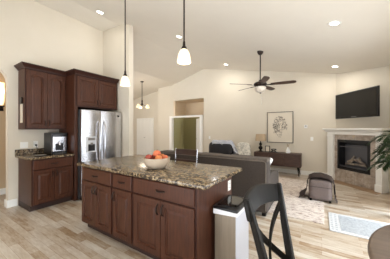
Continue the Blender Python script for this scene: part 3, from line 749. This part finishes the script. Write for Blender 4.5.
# ---------------------------------------------------------------- recliner, throw, accent chair
t = thing('recliner', 'black leather recliner near the back wall behind the sofa', 'armchair', (-2.61, 5.32, 0), math.radians(14))
bm = cushion(bm_(), -.37, .41, .22, .47, .40, 1.0, p=5); finish('backrest', bm, 'leather', t, smooth=True)
for s in (-1, 1): finish('arm', cushion(bm_(), s*.48-.11, s*.48+.11, -.42, .40, .06, .66, p=6), 'leather', t, smooth=True)
finish('seat_cushion', cushion(bm_(), -.30, .30, -.42, .30, .25, .48, p=5), 'leather', t, smooth=True)
finish('footrest', cushion(bm_(), -.30, .30, -.50, -.40, .10, .44, p=6), 'leather', t, smooth=True)
finish('base_frame', B(-.3, .3, -.38, .4, 0, .26, bev=.01), 'leather', t)
bm = bm_(); rows = []
path = [(.165, .90), (.17, .94), (.175, .99), (.22, 1.035), (.34, 1.045), (.46, 1.035), (.525, .96), (.53, .82), (.53, .68)]
for j in range(11):
    u = j/10; x = -.24+.78*u; row = []
    for i, (y, z) in enumerate(path):
        f = .014*math.sin(i*1.7+j*1.9); dz = -.10*max(0, u-.72)/.28 - (.32*max(0, u-.8)/.2 if u > .8 else 0)
        row.append((x+f, y+f, z+dz+(f if 2 < i < 6 else .12*abs(math.sin(j*.8)) if i == 0 else 0)))
    rows.append(row)
vt = [[bm.verts.new(p) for p in r] for r in rows]
for a, b in zip(vt, vt[1:]):
    for k in range(len(a)-1): bm.faces.new((a[k], a[k+1], b[k+1], b[k]))
bmesh.ops.solidify(bm, geom=list(bm.faces), thickness=-.02)
tag(finish('throw_blanket', bm, 'throw_b', smooth=True, loc=(-2.61, 5.32, 0), rotz=math.radians(14)), 'pale blue plush throw over the top of the black recliner', 'blanket')
t = thing('accent_chair', 'cream accent chair with grey floral print between recliner and console', 'armchair', (-2.27, 6.32, 0), math.radians(-4))
finish('backrest', cushion(bm_(), -.26, .26, .16, .30, .38, .94, p=3), 'floral', t, smooth=True)
finish('seat_cushion', cushion(bm_(), -.27, .27, -.25, .25, .28, .46, p=5), 'floral', t, smooth=True)
for x in (-.22, .22):
    for y in (-.2, .2): finish('leg', tube(bm_(), [(x*.9, y*.9, .32), (x, y, 0)], [.018, .012]), 'walnut', t)

# ---------------------------------------------------------------- fireplace and mantel on the diagonal wall
FA = math.radians(-45)
def FP(s, n, z=0):   # s along the diagonal wall from its left corner, n out into the room
    return (.34+s*.70711-n*.70711, 6.85-s*.70711-n*.70711, z)
# local frame: x = along wall, y = into the wall (so room side is negative y)
t = thing('fireplace', 'gas fireplace with stone tile surround and white mantel on the diagonal wall', 'fireplace', FP(0, .002), FA)
a, b_ = .14, 1.19          # inner edges of the legs
fx0, fx1, fz0, fz1 = .22, 1.125, .36, 1.10
FX0, FX1, FZ0, FZ1 = .235, 1.045, .335, 1.115
bm = B(a, FX0, -.20, 0, 0, 1.25); box(bm, FX1, b_, -.20, 0, 0, 1.25); box(bm, FX0, FX1, -.20, 0, 0, FZ0); box(bm, FX0, FX1, -.20, 0, FZ1, 1.25)
finish('tile_surround', bm, 'tile', t)
bm = bm_()
for z in (.3, .62, .93): box(bm, a, FX0, -.2008, -.199, z, z+.004); box(bm, FX1, b_, -.2008, -.199, z, z+.004)
for x in (.45, .68, .9): box(bm, x, x+.004, -.2008, -.199, 0, FZ0); box(bm, x, x+.004, -.2008, -.199, FZ1, 1.25)
finish('grout_lines', bm, 'bottlegrey', t)
bm = prism(bm_(), [(.61, 1.235), (.66, 1.14), (.71, 1.235)], 'y', -.203, -.199); finish('accent_tile', bm, 'ceramic', t)
fb = finish('firebox', None or (lambda bm: bm)(B(FX0, FX1, -.01, 0, FZ0, FZ1)), 'black', t)
bm = B(FX0, FX0+.055, -.215, -.01, FZ0, FZ1); box(bm, FX1-.055, FX1, -.215, -.01, FZ0, FZ1); box(bm, FX0, FX1, -.215, -.01, FZ1-.07, FZ1); box(bm, FX0, FX1, -.215, -.01, FZ0, FZ0+.075)
finish('surround_frame', bm, 'black', fb)
for z_ in (.925, .425): finish('trim_bar', B(FX0+.055, FX1-.055, -.205, -.19, z_, z_+.018, bev=.002), 'firemetal', fb)
finish('back_lining', B(FX0+.06, FX1-.06, -.03, -.012, FZ0+.07, .98), 'firemetal', fb)
bm = bm_()
for (x0, z0, x1, z1, y) in ((.38, .48, .90, .50, -.10), (.42, .54, .70, .64, -.09), (.60, .62, .88, .54, -.12), (.48, .50, .58, .70, -.07), (.76, .50, .70, .68, -.08)):
    tube(bm, [(x0, y, z0), ((x0+x1)/2, y-.01, (z0+z1)/2+.01), (x1, y, z1)], [.026, .03, .022], 9)
finish('ceramic_logs', bm, 'log', fb, smooth=True)
# mantel
for i, (x0, x1) in enumerate(((-.04, a), (b_, 1.315))):
    bm = B(x0, x1, -.255, -.0, .0, 1.25, bev=.004)
    box(bm, x0-.012, x1+.012, -.27, 0, 0, .16, bev=.006); box(bm, x0-.01, x1+.01, -.266, 0, 1.19, 1.22, bev=.006)
    box(bm, x0+.03, x1-.03, -.262, -.25, .24, 1.06, bev=.004)
    finish('mantel_leg', bm, 'white', t)
bm = B(-.04, 1.315, -.255, 0, 1.245, 1.32, bev=.004)
prof = [(0, 1.31), (-.26, 1.31), (-.285, 1.322), (-.30, 1.342), (-.335, 1.362), (-.345, 1.37), (0, 1.37)]
prism(bm, prof, 'x', -.07, 1.35)
finish('frieze', bm, 'white', t)
finish('mantel_shelf', B(-.09, 1.40, -.375, 0, 1.37, 1.41, bev=.006), 'white', t)
struct('trim_1', prism(bm_(), [FP(.0, .2)[:2], FP(1.3, .2)[:2], FP(1.35, .45)[:2], FP(-.2, .45)[:2]], 'z', .0, .004), 'hearth')

# ---------------------------------------------------------------- television
ctr = ((.31+.99)/2, (6.55+5.56)/2); ang = math.atan2(5.56-6.55, .99-.31)
t = thing('television', 'black flat screen television on a wall arm above the mantel', 'television', (ctr[0], ctr[1], 1.985), ang)
finish('housing', B(-.60, .60, 0, .05, -.325, .325, bev=.006), 'black', t)
finish('screen', B(-.575, .575, -.003, .002, -.265, .30), 'screen', t)
bm = B(-.58, .58, -.006, .0, -.318, -.272, bev=.003); finish('speaker_strip', bm, 'gloss', t)
finish('badge', B(-.08, .08, -.008, -.005, -.304, -.288), 'bottlegrey', t)
tb = finish('wall_mount', B(-.2, .2, .05, .07, -.15, .15), 'steel_side', t)
# arm reaches back to the wall
wl = Matrix.Rotation(-ang, 4, 'Z') @ (Vector(FP(.65, 0, 0)) - Vector((ctr[0], ctr[1], 0)))
finish('swing_arm', tube(bm_(), [(0, .06, 0), (.12, .16, 0), (wl.x, wl.y-.02, 0)], .02), 'steel_side', tb)

# ---------------------------------------------------------------- palm
t = thing('potted_palm', 'leafy potted palm at the right edge beside the fireplace', 'plant', (1.03, 4.24, 0))
finish('pot', lathe(bm_(), [(0, 0), (.09, 0), (.11, .05), (.115, .26), (.105, .27), (.095, .25), (0, .24)]), 'pot', t, smooth=True)
finish('soil', lathe(bm_(), [(0, .235), (.1, .235), (.1, .25), (0, .255)]), 'seam', t)
st = bm_(); rnd = random.Random(11); fr = bm_()
for i in range(26):
    a = i*2.399+.3; le = rnd.uniform(.24, .35); z0 = .80+.020*i; base_ = (.02*math.cos(a), .02*math.sin(a), .25)
    if math.cos(a) > .2: le *= .32
    pts = [(.02*math.cos(a), .02*math.sin(a), .25), (.03*math.cos(a), .03*math.sin(a), z0)]
    for k in range(1, 9):
        u = k/8; pts.append((.03*math.cos(a)+le*u*math.cos(a), .03*math.sin(a)+le*u*math.sin(a), z0+.22*u-.30*u*u))
    tube(st, pts, [.008, .007]+[.005-.0004*k for k in range(8)], 5)
    for k in range(2, 10):
        p = Vector(pts[k]); q = Vector(pts[k-1]); 
        for h_ in (0, .33, .66):
            c0 = p.lerp(q, h_); d = (p-q).normalized(); side = d.cross(Vector((0, 0, 1))).normalized()
            for sg in (-1, 1):
                ll = .17*math.sin(PI*min(.95, (k-h_)/10.5))+.03
                tip = c0 + side*sg*ll*.8 + d*ll*.65 + Vector((0, 0, -.03+.03*rnd.random()))
                if tip.x > .18: tip.x = .18
                md = c0.lerp(tip, .45) + Vector((0, 0, .012)); wv = d*.014
                v = [fr.verts.new(x) for x in (c0, md+wv, tip, md-wv)]
                fr.faces.new(v)
finish('stems', st, 'stem', t); 
bmesh.ops.solidify(fr, geom=list(fr.faces), thickness=.0015)
finish('fronds', fr, 'green', t)
